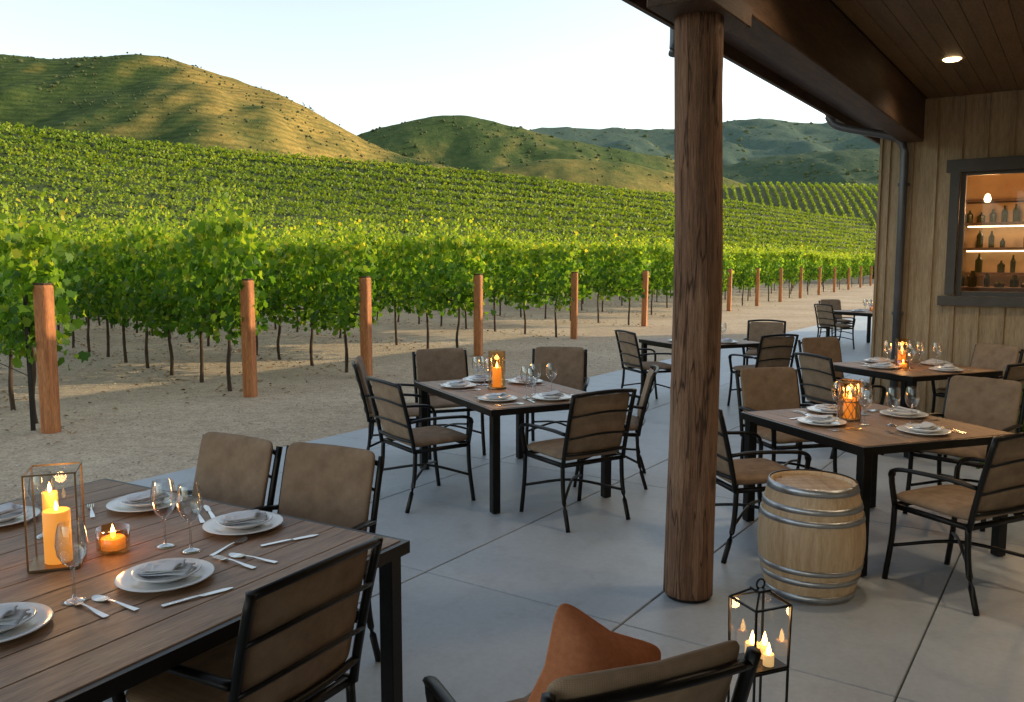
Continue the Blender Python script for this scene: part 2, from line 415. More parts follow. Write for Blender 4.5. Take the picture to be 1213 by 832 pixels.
H4=hillmat('wooded_hill',(.045,.08,.05),(.075,.11,.062),(.14,.16,.07),.76,.008)
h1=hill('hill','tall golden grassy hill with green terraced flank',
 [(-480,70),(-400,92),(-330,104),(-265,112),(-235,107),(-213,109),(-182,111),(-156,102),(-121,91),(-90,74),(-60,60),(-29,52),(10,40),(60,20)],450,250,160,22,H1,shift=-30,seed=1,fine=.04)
h2=hill('hill','rounded green hill with dry grass shoulder',
 [(-220,40),(-160,68),(-120,87),(-97,96),(-50,106.5),(-27,105),(-4,100),(20,93),(55,86),(113,76),(154,62),(201,44),(280,20)],600,160,160,16,H2,shift=35,seed=5)
hb=hill('hill','low golden grass shoulder of a hill',
 [(-60,40),(-20,55),(20,62),(60,60),(90,54),(125,44),(160,34),(210,20)],480,110,90,9,H1b,shift=20,seed=12,nx=110,ny=50)
h3=hill('hill','distant forested hills with blue green haze in their colour',
 [(-500,120),(-200,160),(-54,181),(39,190),(133,191),(214,187),(296,200),(349,207),(402,193),(460,203),(513,197),(600,190),(760,170),(1000,120)],1200,420,300,50,H3,shift=30,seed=7,sc=.006)
h4=hill('hill','green wooded middle hill',
 [(60,60),(140,84),(200,100),(260,112),(330,118),(400,122),(470,112),(600,90)],880,260,200,28,H4,shift=25,seed=17,sc=.008)
# small distant vineyard knoll
kn=[(40,30),(90,41),(130,43.5),(170,43),(220,41),(300,30)]
hk=hill('hill','smooth green knoll planted with vine rows',kn,440,100,60,0,pm('knoll_grass',(.05,.07,.022),(.09,.10,.035),.1,.95),nx=60,ny=40,power=1.4,seed=3)
C=[]
for i in range(58):
    x0=62+i*3.9
    for s in np.linspace(.02,.8,150):
        x=x0-s*18; y=440-s*100
        h=np.interp(x,[p[0] for p in kn],[p[1] for p in kn])*(1-s**1.4)-2
        for k in range(3): C.append((x+rng.normal()*.25,y+rng.normal()*.5,h+rng.uniform(.3,1.7)))
C=np.array(C); V,F=leaves(C,rng.uniform(.7,1.1,len(C)),DIA)
o=mkobj('distant_vine_rows',npmesh('distant_vine_rows',V,F),M['leaffar']); meta(o,'distant vine rows on a small knoll','vineyard',kind='stuff')

# shrubs on hills
def ico():
    bm=bmesh.new(); bmesh.ops.create_icosphere(bm,subdivisions=1,radius=1); bm.verts.ensure_lookup_table()
    V=np.array([v.co[:] for v in bm.verts]); F=np.array([[v.index for v in f.verts] for f in bm.faces]); bm.free(); return V,F
IV,IF=ico()
def scatter(name,P,R,mat,label,cat,flat=.8,jit=.25):
    n=len(P); sc=R[:,None,None]*np.array([1,1,flat])[None,None,:]*(1+jit*rng.normal(size=(n,len(IV),1)))
    V=P[:,None,:]+IV[None]*sc; F=IF[None]+(np.arange(n)*len(IV))[:,None,None]
    o=mkobj(name,npmesh(name,V.reshape(-1,3),F.reshape(-1,3)),mat); meta(o,label,cat,kind='stuff'); return o
pts=[];rad=[]
for P,k,lo,hi,xm in ((h1,9000,.3,.7,1e9),(h1,5000,.6,1.5,-190),(h2,5000,.6,1.5,1e9),(hb,400,.4,.9,1e9),(h4,5000,1.5,3.0,1e9),(h3,7000,2.5,5.0,1e9)):
    Q=P[P[:,0]<xm]; Q=Q[rng.integers(0,len(Q),k*3)]
    m=np.array([noise.noise(Vector((q[0]*.03,q[1]*.03,3.1)))>-.1 for q in Q]); Q=Q[m][:k]
    Q=Q+rng.normal(size=Q.shape)*np.array([2.0,2.0,0]); Q[:,2]-=hi*.7; pts.append(Q); rad.append(rng.uniform(lo,hi,len(Q)))
scatter('hillside_shrubs',np.concatenate(pts),np.concatenate(rad),M['shrub'],'dark scrub scattered over the grassy hills','shrubs')

# hillside vine rows
CC=[]; SS=[];CL=[];SL_=[];coreV=[];coreF=[];cb=0
NR=12
for i in range(-4,NR+1):
    u=-30.0 if i>=0 else 78.0
    prev=None
    while u<520:
        if i>=0:
            f=((i+.1)/NR); v=vb(u)+f*(vc(u)-vb(u))
        else:
            v=9.5+(i+4)*(vb(u)-9.5)/4.2
        if u<.42*v-14: u=.42*v-14
        d=math.hypot(u,v)
        if u>9.6*v+25: break
        ds=min(1.3,max(.17,d*.0033))
        wob=.3*math.sin(u*.13+i*1.7)
        x=u*UX-(v+wob)*UY; y=u*UY+(v+wob)*UX; z=float(gz(x,y))
        sz=ds*1.25
        hj=.12*math.sin(u*1.3+i*2)+.08*math.sin(u*3.7+i)
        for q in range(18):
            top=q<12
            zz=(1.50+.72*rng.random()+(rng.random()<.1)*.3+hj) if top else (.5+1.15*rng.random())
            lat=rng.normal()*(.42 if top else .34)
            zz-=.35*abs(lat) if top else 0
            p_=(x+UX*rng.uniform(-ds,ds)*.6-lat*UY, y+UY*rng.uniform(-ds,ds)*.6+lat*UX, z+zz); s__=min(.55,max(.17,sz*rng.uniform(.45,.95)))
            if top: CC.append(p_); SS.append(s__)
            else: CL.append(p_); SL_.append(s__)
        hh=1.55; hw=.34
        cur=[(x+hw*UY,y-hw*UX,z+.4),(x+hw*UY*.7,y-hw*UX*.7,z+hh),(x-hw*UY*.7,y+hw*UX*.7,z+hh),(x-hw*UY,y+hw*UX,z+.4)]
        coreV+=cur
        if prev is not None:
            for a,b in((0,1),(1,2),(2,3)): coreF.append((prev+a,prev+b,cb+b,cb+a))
        prev=cb; cb+=4; u+=ds
CC=np.array(CC); SS=np.array(SS)
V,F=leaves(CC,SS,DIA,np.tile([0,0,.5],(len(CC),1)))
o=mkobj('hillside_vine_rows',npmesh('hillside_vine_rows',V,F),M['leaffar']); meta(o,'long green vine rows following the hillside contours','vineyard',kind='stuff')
V,F=leaves(np.array(CL),np.array(SL_),DIA); mkobj('painted_shade_foliage',npmesh('painted_shade_foliage',V,F),M['leaflow'],parent=o)
c=mkobj('row_shade_filler',npmesh('row_shade_filler',coreV,coreF),M['core'],parent=o)

# ---------------------------------------------------------------- near grapevines
def vine_variant(seed):
    global rng
    rng=np.random.default_rng(seed); random.seed(seed)
    r=root('grapevine','leafy green grapevine on a thin dark trunk','grapevine','grapevines in the vineyard rows')
    bm=bmesh.new()
    tx=random.uniform(-.05,.05)
    pts=smoothpath([(tx,0,-.05),(tx+random.uniform(-.03,.03),random.uniform(-.03,.03),.3),(tx+random.uniform(-.04,.04),random.uniform(-.03,.03),.62),(0,0,.98)],5)
    tube(bm,pts,.025,sides=7,rs=[1.25-.5*i/len(pts)+random.uniform(-.1,.1) for i in range(len(pts))])
    tube(bm,smoothpath([(0,0,.96),(.25,.02,1.02),(.62,0,1.0)],4),.016,sides=6)
    tube(bm,smoothpath([(0,0,.96),(-.25,-.02,1.02),(-.62,0,1.0)],4),.016,sides=6)
    fin('trunk',bm,M['bark'],r,True)
    n=700
    C=np.stack([rng.uniform(-.66,.66,n),rng.normal(0,.16,n),.78+1.42*rng.random(n)**.9],-1)
    C[:,2]+=.12*np.sin(C[:,0]*9+seed)*(C[:,2]<1.1)
    S_=rng.uniform(.075,.135,n); L=[C];SL=[S_]
    for k in range(14):
        x0=rng.uniform(-.6,.6); y0=rng.normal()*.12; lean=rng.normal(size=2)*.2; H=rng.uniform(.25,.68)
        m=int(H*34); t=np.linspace(0,1,m)
        L.append(np.stack([x0+lean[0]*t+rng.normal(size=m)*.04,y0+lean[1]*t+rng.normal(size=m)*.04,2.0+H*t],-1)); SL.append(rng.uniform(.05,.10,m)*(1.15-.5*t))
    for k in range(5):
        x0=rng.uniform(-.6,.6); sd=rng.choice([-1,1]); H=rng.uniform(.4,.9); m=int(H*26); t=np.linspace(0,1,m)
        L.append(np.stack([x0+rng.normal(size=m)*.05,sd*(.20+.15*np.sin(t*2))+rng.normal(size=m)*.04,1.55-H*t],-1)); SL.append(rng.uniform(.07,.11,m))
    C=np.concatenate(L); S_=np.concatenate(SL)
    tilt=np.zeros_like(C); tilt[:,1]=np.sign(C[:,1])*.9
    V,F=leaves(C,S_,LEAF,tilt)
    mkobj('foliage',npmesh('foliage',V,F),M['leaf'],parent=r)
    return r
variants=[vine_variant(100+i) for i in range(6)]
rng=np.random.default_rng(11); random.seed(11)
WX,WY=-.66,.75; wl=math.hypot(WX,WY); WX/=wl; WY/=wl; WROT=math.atan2(WY,WX)
rowY=[8.8,11.2,13.3,16.2,19.9,23.9,27.9,31.5,35.2,39,43,47.5,52,57,62,67,72]
used=set(); trunkpos=[]
postroot=root('vineyard_post','square orange brown timber end post of a vine row','post','timber end posts along the vine rows')
bm=bmesh.new(); box(bm,(0,0,.765),(.155,.155,1.59),bev=.035,seg=4)
fin('shaft',bm,M['post'],postroot)
bm=bmesh.new(); box(bm,(0,0,1.565),(.135,.135,.02),bev=.004); fin('cap',bm,M['bark'],postroot)
for ri,y0 in enumerate(rowY):
    x0=-9.9+.571*y0
    pr=postroot if ri==0 else dup(postroot,(0,0,0))
    pr.location=(x0,y0,-.03); pr.rotation_euler=(random.uniform(-.012,.012),random.uniform(-.012,.012),random.uniform(-.42,-.2))
    n=[7,16,17,18,18,18,17,16,15,15,14,14,13,13,12,12,12][ri]
    for k in range(n):
        s=.62+1.15*k
        x=x0+WX*s+random.uniform(-.04,.04); y=y0+WY*s
        vi=random.randrange(6)
        rz=WROT+random.choice([0,math.pi]); loc=(x,y,float(gz(np.float64(x),np.float64(y))))
        szz=random.uniform(.95,1.08)
        if vi not in used:
            used.add(vi); o=variants[vi]; o.location=loc; o.rotation_euler=(0,0,rz); o.scale=(1,1,szz)
        else: o=dup(variants[vi],loc,rz,scale=(1,1,szz))
        trunkpos.append((x,y))
stake=root('vineyard_stake','thin dark steel stake beside a vine row post','stake',loc=(-5.12,8.9,0))
bm=bmesh.new(); box(bm,(0,0,.72),(.035,.035,1.5)); fin('shaft',bm,M['metal'],stake)
bm=bmesh.new()
for z in (.55,1.0): tube(bm,[(0,0,z),(-2.6,3.0,z)],.006,sides=5)
fin('wire',bm,M['metal'],stake)

# pebbles, fallen leaves
n=7500; P=np.stack([rng.uniform(-9,5,n),rng.uniform(5.2,20,n),np.full(n,-.026)],-1)
lx=(P[:,0]-4.1)*.827-(P[:,1]-9.52)*.562
P=P[lx<-4.45]; scatter('gravel_stones',P,rng.uniform(.005,.017,len(P)),M['pebble'],'small loose stones on the gravel','gravel',.6,.15)
tp=np.array(trunkpos); q=tp[rng.integers(0,len(tp),7000)]
C=np.stack([q[:,0]+rng.normal(0,.5,7000),q[:,1]+rng.normal(0,.5,7000),np.full(7000,-.015)],-1)
V,F=leaves(C,rng.uniform(.03,.08,7000),DIA,np.tile([0,0,4.0],(7000,1)))
V[:,2]=np.maximum(V[:,2],-.026)
o=mkobj('fallen_leaves',npmesh('fallen_leaves',V,F),M['deadleaf']); meta(o,'dry brown leaves fallen below the vines','leaves',kind='stuff')

# ---------------------------------------------------------------- building frame
CX,CY=4.1,9.52; BR=math.atan2(-.562,.827)
bm=bmesh.new()
xj=[-4.32]+[-1.065+1.24*k for k in range(-2,6)]+[5.2]; yj=[-6.6+2.44*k for k in range(-4,12)]
g_=.004
for a,b in zip(xj,xj[1:]):
    for c_,d in zip(yj,yj[1:]):
        if a>=-.2 and c_>=0: continue
        box(bm,((a+b)/2,(c_+d)/2,-.06),(b-a-2*g_,d-c_-2*g_,.12),bev=.004)
pat=fin('patio',bm,M['concrete']); pat.location=(CX,CY,0); pat.rotation_euler=(0,0,BR)
meta(pat,'smooth grey concrete patio slab with control joints','pavement',kind='structure')

bl=root('restaurant_building','timber clad restaurant with covered porch and lit window','building',loc=(CX,CY,0),rz=BR)
bm=bmesh.new()
wx0,wx1,wz0,wz1=.78,2.5,1.4,2.72
Wd=5.2
box(bm,(wx0/2,.08,1.75),(wx0,.16,3.5)); box(bm,((wx1+Wd)/2,.08,1.75),(Wd-wx1,.16,3.5))
box(bm,((wx0+wx1)/2,.08,wz0/2),(wx1-wx0,.16,wz0)); box(bm,((wx0+wx1)/2,.08,(wz1+3.5)/2),(wx1-wx0,.16,3.5-wz1))
x=.06
while x<Wd:
    if wx0-.1<x<wx1+.1:
        box(bm,(x,-.012,(wz0-.1)/2),(.05,.024,wz0-.1)); box(bm,(x,-.012,(wz1+.12+3.48)/2),(.05,.024,3.48-wz1-.12))
    else: box(bm,(x,-.012,1.74),(.05,.024,3.48))
    x+=.235
box(bm,(-.013,.07,1.74),(.026,.2,3.48))
fin('wall',bm,M['siding'],bl)
bm=bmesh.new(); box(bm,(.08,8.16,1.75),(.16,16,3.5)); 
y=.5
while y<16: box(bm,(-.012,y,1.74),(.024,.05,3.48)); y+=.4
box(bm,(Wd+.08,-7,1.75),(.16,14,3.5)); box(bm,(6,16.1,1.75),(11.8,.16,3.5)); box(bm,(11.9,8,1.75),(.16,16,3.5))  # first box: unseen porch side wall, added to block low sun from the patio
fin('wall',bm,M['siding'],bl)  # also holds the added unseen porch side wall
bm=bmesh.new()
cxw=(wx0+wx1)/2; czw=(wz0+wz1)/2
box(bm,(cxw,-.02,wz1+.05),(wx1-wx0+.26,.07,.13)); box(bm,(cxw,-.03,wz0-.05),(wx1-wx0+.30,.10,.10))
for xx in (wx0-.045,wx1+.045): box(bm,(xx,-.02,czw),(.09,.06,wz1-wz0-.03))
fr=fin('window_frame',bm,M['winframe'],bl)
bm=bmesh.new(); box(bm,(wx0+.03,.05,czw),(.05,.05,wz1-wz0)); box(bm,(wx1-.03,.05,czw),(.05,.05,wz1-wz0)); box(bm,(cxw,.05,wz0+.025),(wx1-wx0-.12,.05,.05)); box(bm,(cxw,.05,wz1-.025),(wx1-wx0-.12,.05,.05))
fin('window_sash',bm,M['winframe'],fr)
bm=bmesh.new(); box(bm,(cxw,.06,czw),(wx1-wx0-.1,.006,wz1-wz0-.1)); fin('window_pane',bm,M['pane'],fr)
bm=bmesh.new(); box(bm,(2.6,3.9,1.7),(4.8,.1,3.0)); box(bm,(.22,2.1,1.7),(.1,3.6,3.0)); box(bm,(5.0,2.1,1.7),(.1,3.6,3.0)); box(bm,(2.6,2.1,3.2),(4.8,3.6,.06)); fin('interior_wall',bm,M['plaster'],bl)
bm=bmesh.new(); box(bm,(2.6,2.1,.06),(4.8,3.6,.08)); fin('interior_floor',bm,M['beam'],bl)
bm=bmesh.new()
for z in (1.60,1.95,2.30,2.62): box(bm,(.95,3.6,z),(1.0,.35,.035))
for xx in (.40,1.45): box(bm,(xx,3.6,1.5),(.06,.36,2.6))
for xx in (1.62,2.1): box(bm,(xx,3.82,1.7),(.07,.05,2.1))
box(bm,(1.86,3.82,2.78),(.55,.05,.08))
box(bm,(1.4,1.2,1.44),(2.2,.5,.06)); box(bm,(1.4,1.2,.74),(2.0,.4,1.32))
box(bm,(.55,1.0,2.90),(.16,1.6,.14)); box(bm,(1.45,1.0,2.90),(.16,1.6,.14)); box(bm,(1.4,1.9,2.98),(2.2,.14,.12))
fin('shelf',bm,M['beam'],bl)
bm=bmesh.new()
for z in (1.62,1.97,2.32):
    for k in range(7):
        if random.random()<.3: continue
        xx=.52+k*.14
        hh=random.uniform(.45,.95); rr=random.uniform(.8,1.4)
        lathe(bm,[(0,0),(.034*rr,0),(.036*rr,.18*hh),(.014,.23*hh),(.012,.28*hh),(0,.28*hh)],8,(xx,3.55+random.uniform(-.05,.05),z))
for k in range(13):
    hh=random.uniform(.05,.24); rr=random.uniform(.03,.075)
    lathe(bm,[(0,0),(rr,0),(rr*1.1,hh*.6),(rr*.5,hh),(0,hh)],10,(.55+k*.14,1.15+.12*(k%2),1.47))
fin('bottle',bm,M['bottle'],bl)
bm=bmesh.new()
for px_,py_,pz_ in ((.90,1.6,2.52),(1.30,2.3,2.50),(1.75,3.0,2.48)): lathe(bm,[(0,.07),(.025,.05),(.04,0),(.03,-.03),(0,-.04)],14,(px_,py_,pz_))
for z in (1.90,2.25): box(bm,(.93,3.72,z+.02),(.9,.015,.018))
fin('pendant_lamp',bm,M['lamp'],bl)
plight((1.9,2.0,2.6),70,(1,.58,.26),.15,bl); plight((.90,1.6,2.40),32,(1,.54,.22),.06,bl)
# ceiling boards
bm=bmesh.new(); x=.43
while x<Wd: box(bm,(x+.068,-7,3.51),(.1365,14,.02),bev=.0015); x+=.14
fin('ceiling',bm,M['ceiling'],bl)
bm=bmesh.new(); box(bm,(.30,-7.01,3.285),(.22,13.98,.47),bev=.008); 
fin('beam',bm,M['beam'],bl)
bm=bmesh.new(); box(bm,(-.15,1,3.47),(.66,30,.03)); box(bm,(-.50,1,3.5),(.035,30,.28)); fin('eave',bm,M['beam'],bl)
bm=bmesh.new(); box(bm,(5.72,1,3.72),(12.58,30.1,.16)); fin('roof',bm,M['roofing'],bl)
bm=bmesh.new(); tube(bm,[(-.57,-14,3.52),(-.57,.0,3.52)],.055,.05,8)
tube(bm,smoothpath([(-.57,-.12,3.48),(-.55,-.12,3.36),(-.42,-.11,3.26),(.08,-.10,3.13),(.20,-.09,3.05),(.24,-.09,2.9),(.24,-.09,2.5)],4)+[Vector((.24,-.09,.12))],.042,sides=10)
tube(bm,smoothpath([(-.57,-4.4,3.48),(-.57,-4.4,3.3),(-.57,-4.42,3.22)],3),.035,sides=10)
for z in (2.6,1.2): box(bm,(.24,-.06,z),(.11,.08,.03))
fin('gutter',bm,M['pipe'],bl,True)
bm=bmesh.new(); lathe(bm,[(0,0),(.06,0),(.06,.012),(.075,.012),(.075,.02)],24,(.88,-1.84,3.485)); fin('ceiling_light',bm,M['lamp'],bl)
for (xx,yy,e) in ((.88,-1.84,60),(3.2,-1.84,110),(3.2,-5.5,110),(.88,-5.5,70)):
    sp=bpy.data.lights.new('ceiling_spot','SPOT'); sp.energy=e; sp.color=(1,.78,.52); sp.spot_size=2.5; sp.spot_blend=1; sp.shadow_soft_size=.12
    s_=bpy.data.objects.new('ceiling_spot',sp); COL.objects.link(s_); s_.parent=bl; s_.location=(xx,yy,3.46)

# pillar
pl=root('porch_pillar','rough round log post supporting the porch roof','pillar',loc=(.934,4.32,0))
bm=bmesh.new(); rings=[]
nz_=90
for i in range(nz_+1):
    z=.02+2.93*i/nz_; ring=[]
    for j in range(56):
        a=2*math.pi*j/56
        ca,sa=math.cos(a),math.sin(a)
        r=.128-.010*(z/3.1)+.010*noise.noise(Vector((ca*1.2,sa*1.2,z*.8)))+.005*noise.noise(Vector((ca*5,sa*5,z*.7)))
        cr=noise.noise(Vector((ca*2.6+5,sa*2.6,z*.35)))
        if abs(cr)<.05: r-=.008*(1-abs(cr)/.05)
        for (kz,ka) in ((.7,4.2),(1.35,5.1),(1.9,3.9),(2.45,4.9),(2.85,4.4),(1.1,3.4)):
            da=(a-ka+math.pi)%(2*math.pi)-math.pi; q=(da*.13)**2+(z-kz)**2
            r+=.008*math.exp(-q/.0012)-.010*math.exp(-q/.00022)
        ring.append(bm.verts.new((r*ca+.012*math.sin(z*1.3),r*sa,z)))
    rings.append(ring)
for A,B in zip(rings,rings[1:]):
    for j in range(56): bm.faces.new((A[j],A[(j+1)%56],B[(j+1)%56],B[j]))
bm.faces.new(rings[0][::-1]); bm.faces.new(rings[-1])
fin('shaft',bm,M['pillar'],pl,True)
bm=bmesh.new(); lathe(bm,[(0,0),(.115,0),(.115,.02),(0,.02)],32); fin('base_plate',bm,M['metal'],pl)
bm=bmesh.new(); box(bm,(0,0,3.0),(.30,.62,.10),Matrix.Rotation(BR,3,'Z'),bev=.006); fin('corbel',bm,M['beam'],pl)

# ---------------------------------------------------------------- tables
def table(name,label,cx,cy,rz,sx,sy,gr='dining tables on the patio'):
    r=root(name,label,'table',gr,(cx,cy,0),rz)
    bm=bmesh.new(); n=max(5,round(sx/.155)); pw=(sx-.02)/n
    for i in range(n): box(bm,(-(sx-.02)/2+pw*(i+.5),0,.735),(pw-.0025,sy-.02,.03),bev=.0025)
    fin('tabletop',bm,M['tabletop'],r)
    bm=bmesh.new()
    for s in(-1,1):
        box(bm,(s*(sx/2+.001),0,.724),(.022,sy+.024,.045)); box(bm,(0,s*(sy/2+.001),.724),(sx-.02,.022,.045))
        box(bm,(s*(sx/2-.055),0,.695),(.03,sy-.14,.035))
    fin('frame',bm,M['metal'],r)
    for a in(-1,1):
        for b in(-1,1):
            bm=bmesh.new(); box(bm,(a*(sx/2-.04),b*(sy/2-.04),.3525),(.06,.06,.695),bev=.004); fin('leg',bm,M['metal'],r)
    return r
R=math.radians
T1=table('dining_table','long wood topped dining table set for dinner',-1.798,2.297,R(-30.2),1.75,2.6)
T2=table('dining_table','wood topped table with dark legs near the pillar',-.023,6.63,R(26.4),1.0,1.5)
T4=table('dining_table','wood topped table with dark legs beside a barrel',2.267,5.27,R(18.7),1.1,1.15)
T3=table('dining_table','small set table behind the pillar',2.45,10.9,R(24),1.15,1.1)
T5=table('dining_table','wood topped table near the timber wall',3.86,8.15,R(22),1.1,1.1)
T6=table('dining_table','distant small table beyond the building corner',7.55,17.7,R(30),1.4,1.2)

# ---------------------------------------------------------------- chair
CG='metal patio chairs around the tables'
def bk(x,z,dy=0):
    return Vector((x,-.235-.11*max(0,(z-.42)/.48)**1.2-.03*(1-(x/.26)**2)+dy,z))
def buildchair(thick):
    ch=root('patio_chair','dark metal armchair with taupe woven cushions','chair',CG)
    def legm(pts,name='leg'):
        bm=bmesh.new(); tube(bm,smoothpath(pts,5),.017,.015,sides=6,rs=None); fin(name,bm,M['metal'],ch,True)
    for s in(-1,1):
        legm([(s*.25,.215,.43),(s*.252,.222,.25),(s*.256,.255,0)])
        legm([(s*.25,-.225,.43),(s*.252,-.24,.22),(s*.256,-.30,0)])
        bm=bmesh.new()
        tube(bm,smoothpath([(s*.258,-.265,.64),(s*.282,-.15,.655),(s*.29,.05,.652),(s*.286,.19,.635),(s*.268,.228,.58),(s*.25,.215,.43)],5),.020,.012,sides=8)
        fin('armrest',bm,M['metal'],ch,True)
    bm=bmesh.new()
    for s in(-1,1): tube(bm,[bk(s*.255,.42+.49*i/8) for i in range(9)],.016,.015,sides=6,ref=(0,1,0))
    tube(bm,[bk(-.26+.52*i/12,.50) for i in range(13)],.014,.012,sides=8)
    rz_=.90 if not thick else .875
    tube(bm,[bk(-.26+.52*i/12,rz_+(.018*(1-((i-6)/6)**2))) for i in range(13)],.013,.014 if not thick else .012,sides=8)
    for z in(.61,.76): tube(bm,[bk(-.255+.51*i/12,z+.022*math.sin(math.pi*i/12),-.010) for i in range(13)],.005,.0085,sides=6)
    fin('back_frame',bm,M['metal'],ch,True)
    bm=bmesh.new()
    hh,th,cz,oy=(.200,.016,.695,.022) if not thick else (.228,.026,.708,.032)
    cushion(bm,(.238 if not thick else .243,hh,th),.16,44,16,f=lambda p: bk(p.x,cz+p.y,oy+p.z*(1+.15*(1-(p.x/.25)**2)*(1-(p.y/.24)**2))))
    fin('backrest',bm,M['fabric'],ch,True)
    bm=bmesh.new()
    cushion(bm,(.245,.245,.034),.2,44,16,f=lambda p: Vector((p.x,p.y,.470+p.z+.008*(1-(p.x/.25)**2))))
    fin('seat',bm,M['fabric'],ch,True)
    bm=bmesh.new()
    for s in(-1,1):
        box(bm,(s*.245,0,.425),(.022,.45,.026)); box(bm,(0,s*.225,.425),(.47,.022,.026))
    tube(bm,smoothpath([(-.25,.225,.2),(0,0,.25),(.25,-.25,.2)],6),.010,sides=6)
    tube(bm,smoothpath([(.25,.225,.2),(0,0,.252),(-.25,-.25,.2)],6),.010,sides=6)
    fin('seat_frame',bm,M['metal'],ch,True)
    return ch
CH=[buildchair(False),buildchair(True)]; first=[True,True]
def chair(x,y,fx,fy,label=None,jit=.04,k=0,scale=None):
    rz=math.atan2(fy,fx)-math.pi/2+random.uniform(-jit,jit)
    lab=label or ('dark metal armchair with taupe woven cushions' if not k else 'dark metal armchair with a thick taupe back cushion')
    if first[k]:
        first[k]=False; c=CH[k]; c.location=(x,y,0); c.rotation_euler=(0,0,rz); c['label']=lab
        if scale: c.scale=scale
        return c
    return dup(CH[k],(x,y,0),rz,lab,scale)
chair(-1.47,3.66,-.503,-.864,k=1); chair(-.95,3.42,-.45,-.89,k=1); chair(-.84,2.48,-.864,.503,'metal armchair tucked against the long dining table',.0)
chair(-2.62,3.2,.864,-.503)
chair(-.64,6.18,.80,.6); chair(.42,5.76,-.52,.85); chair(.78,6.72,-.95,.1); chair(-1.0,7.3,.9,.1,k=1); chair(-.58,7.75,.3,-.95,k=1); chair(.42,7.9,-.1,-1,k=1)
chair(2.42,4.44,-.45,.89,'metal armchair pulled up beside the wine barrel'); chair(1.47,5.12,.95,.25); chair(2.08,6.25,.25,-.97,k=1); chair(3.12,5.75,-.75,-.66,k=1)
chair(1.72,10.5,.95,.3); chair(3.0,10.15,-.35,.94); chair(3.6,12.0,-.35,-.94)
chair(3.08,7.78,.95,.3); chair(3.50,8.98,.3,-.95,k=1); chair(4.58,8.33,-.9,-.4,k=1); chair(4.25,7.36,-.35,.94)
chair(6.65,17.3,.9,.3); chair(7.25,18.8,.2,-1,k=1); chair(7.7,16.6,-.3,.9)
chair(.135,2.09,-.40,.91,'metal armchair holding an orange throw pillow',0,1,(1.0,1.22,.98))
bm=bmesh.new()
def pf(p):
    a=.17
    k=1.0-.14*(1-abs(p.x)/a)*(abs(p.y)/a)-.14*(1-abs(p.y)/a)*(abs(p.x)/a)
    return Vector((p.x*k,p.y*k,p.z*(max(.05,(1-(abs(p.x)/.178)**3))*max(.05,(1-(abs(p.y)/.178)**3)))))
cushion(bm,(.17,.17,.075),.22,48,18,f=pf)
pw=fin('throw_pillow',bm,M['orange'],None,True); meta(pw,'burnt orange square throw pillow leaning in an armchair','pillow')
pw.location=(.205,2.02,.69)
pw.rotation_mode='QUATERNION'
pw.rotation_quaternion=Matrix.Rotation(R(25),3,'Z').to_quaternion()@Matrix.Rotation(R(68),3,'X').to_quaternion()@Matrix.Rotation(R(-32),3,'Z').to_quaternion()

# ---------------------------------------------------------------- tableware
bm=bmesh.new(); lathe(bm,[(0,.004),(.085,.003),(.095,.0),(.10,.004),(.145,.017),(.148,.019),(.144,.021),(.10,.009),(.09,.007),(0,.007)],48)
plate=fin('dinner_plate',bm,M['porcelain'],None,True); meta(plate,'white porcelain dinner plate on a wooden table','plate','place settings on the tables')
bm=bmesh.new(); lathe(bm,[(0,.004),(.055,.0),(.06,.004),(.098,.02),(.104,.024),(.102,.027),(.09,.022),(.06,.009),(0,.007)],48)
bowl=fin('salad_plate',bm,M['porcelain'],None,True); meta(bowl,'white salad plate stacked on a dinner plate','plate','place settings on the tables')
bm=bmesh.new()
def nap(ox,oy,sx,sy,z,rot):
    r_=bmesh.ops.create_grid(bm,x_segments=14,y_segments=5,size=.5); vs=r_['verts']
    m=Matrix.Rotation(rot,3,'Z')
    for v in vs:
        x_,y_=v.co.x*sx,v.co.y*sy*(1-.25*abs(v.co.x))
        v.co=m@Vector((x_,y_,z+.006*math.sin(x_*28+oy*50)+.004*math.sin(y_*90+x_*20)-.10*y_*y_*8)); v.co.x+=ox; v.co.y+=oy
for (ox,oy,sx,sy,z,r_) in ((0,0,.17,.085,.006,0),(.008,.006,.15,.075,.012,.16),(-.012,-.006,.125,.065,.018,-.14),(.01,.0,.10,.05,.023,.3)): nap(ox,oy,sx,sy,z,r_)
napkin=fin('napkin',bm,M['linen'],None,True); meta(napkin,'folded pale linen napkin lying on a plate','napkin','place settings on the tables')
sm=napkin.modifiers.new('thickness','SOLIDIFY'); sm.thickness=.0035
bm=bmesh.new()
lathe(bm,[(0,.003),(.032,.001),(.036,.002),(.02,.006),(.006,.012),(.0042,.03),(.004,.095),(.008,.106),(.026,.12),(.040,.145),(.044,.175),(.040,.21),(.034,.238)],28)
wg=fin('wine_glass',bm,M['glass'],None,True); meta(wg,'clear stemmed wine glass standing on a table','wine glass','wine glasses on the tables')
def flatpath(bm,pts,z=.002,t=.002):
    n=len(pts); top=[];bot=[]
    for (y,w_,zz) in pts:
        top.append((bm.verts.new((-w_,y,zz+t)),bm.verts.new((w_,y,zz+t)))); bot.append((bm.verts.new((-w_,y,zz)),bm.verts.new((w_,y,zz))))
    for i in range(n-1):
        a,b=top[i],top[i+1]; c,d=bot[i],bot[i+1]
        bm.faces.new((a[0],a[1],b[1],b[0])); bm.faces.new((c[1],c[0],d[0],d[1])); bm.faces.new((a[0],b[0],d[0],c[0])); bm.faces.new((b[1],a[1],c[1],d[1]))
    bm.faces.new((top[0][1],top[0][0],bot[0][0],bot[0][1])); bm.faces.new((top[-1][0],top[-1][1],bot[-1][1],bot[-1][0]))
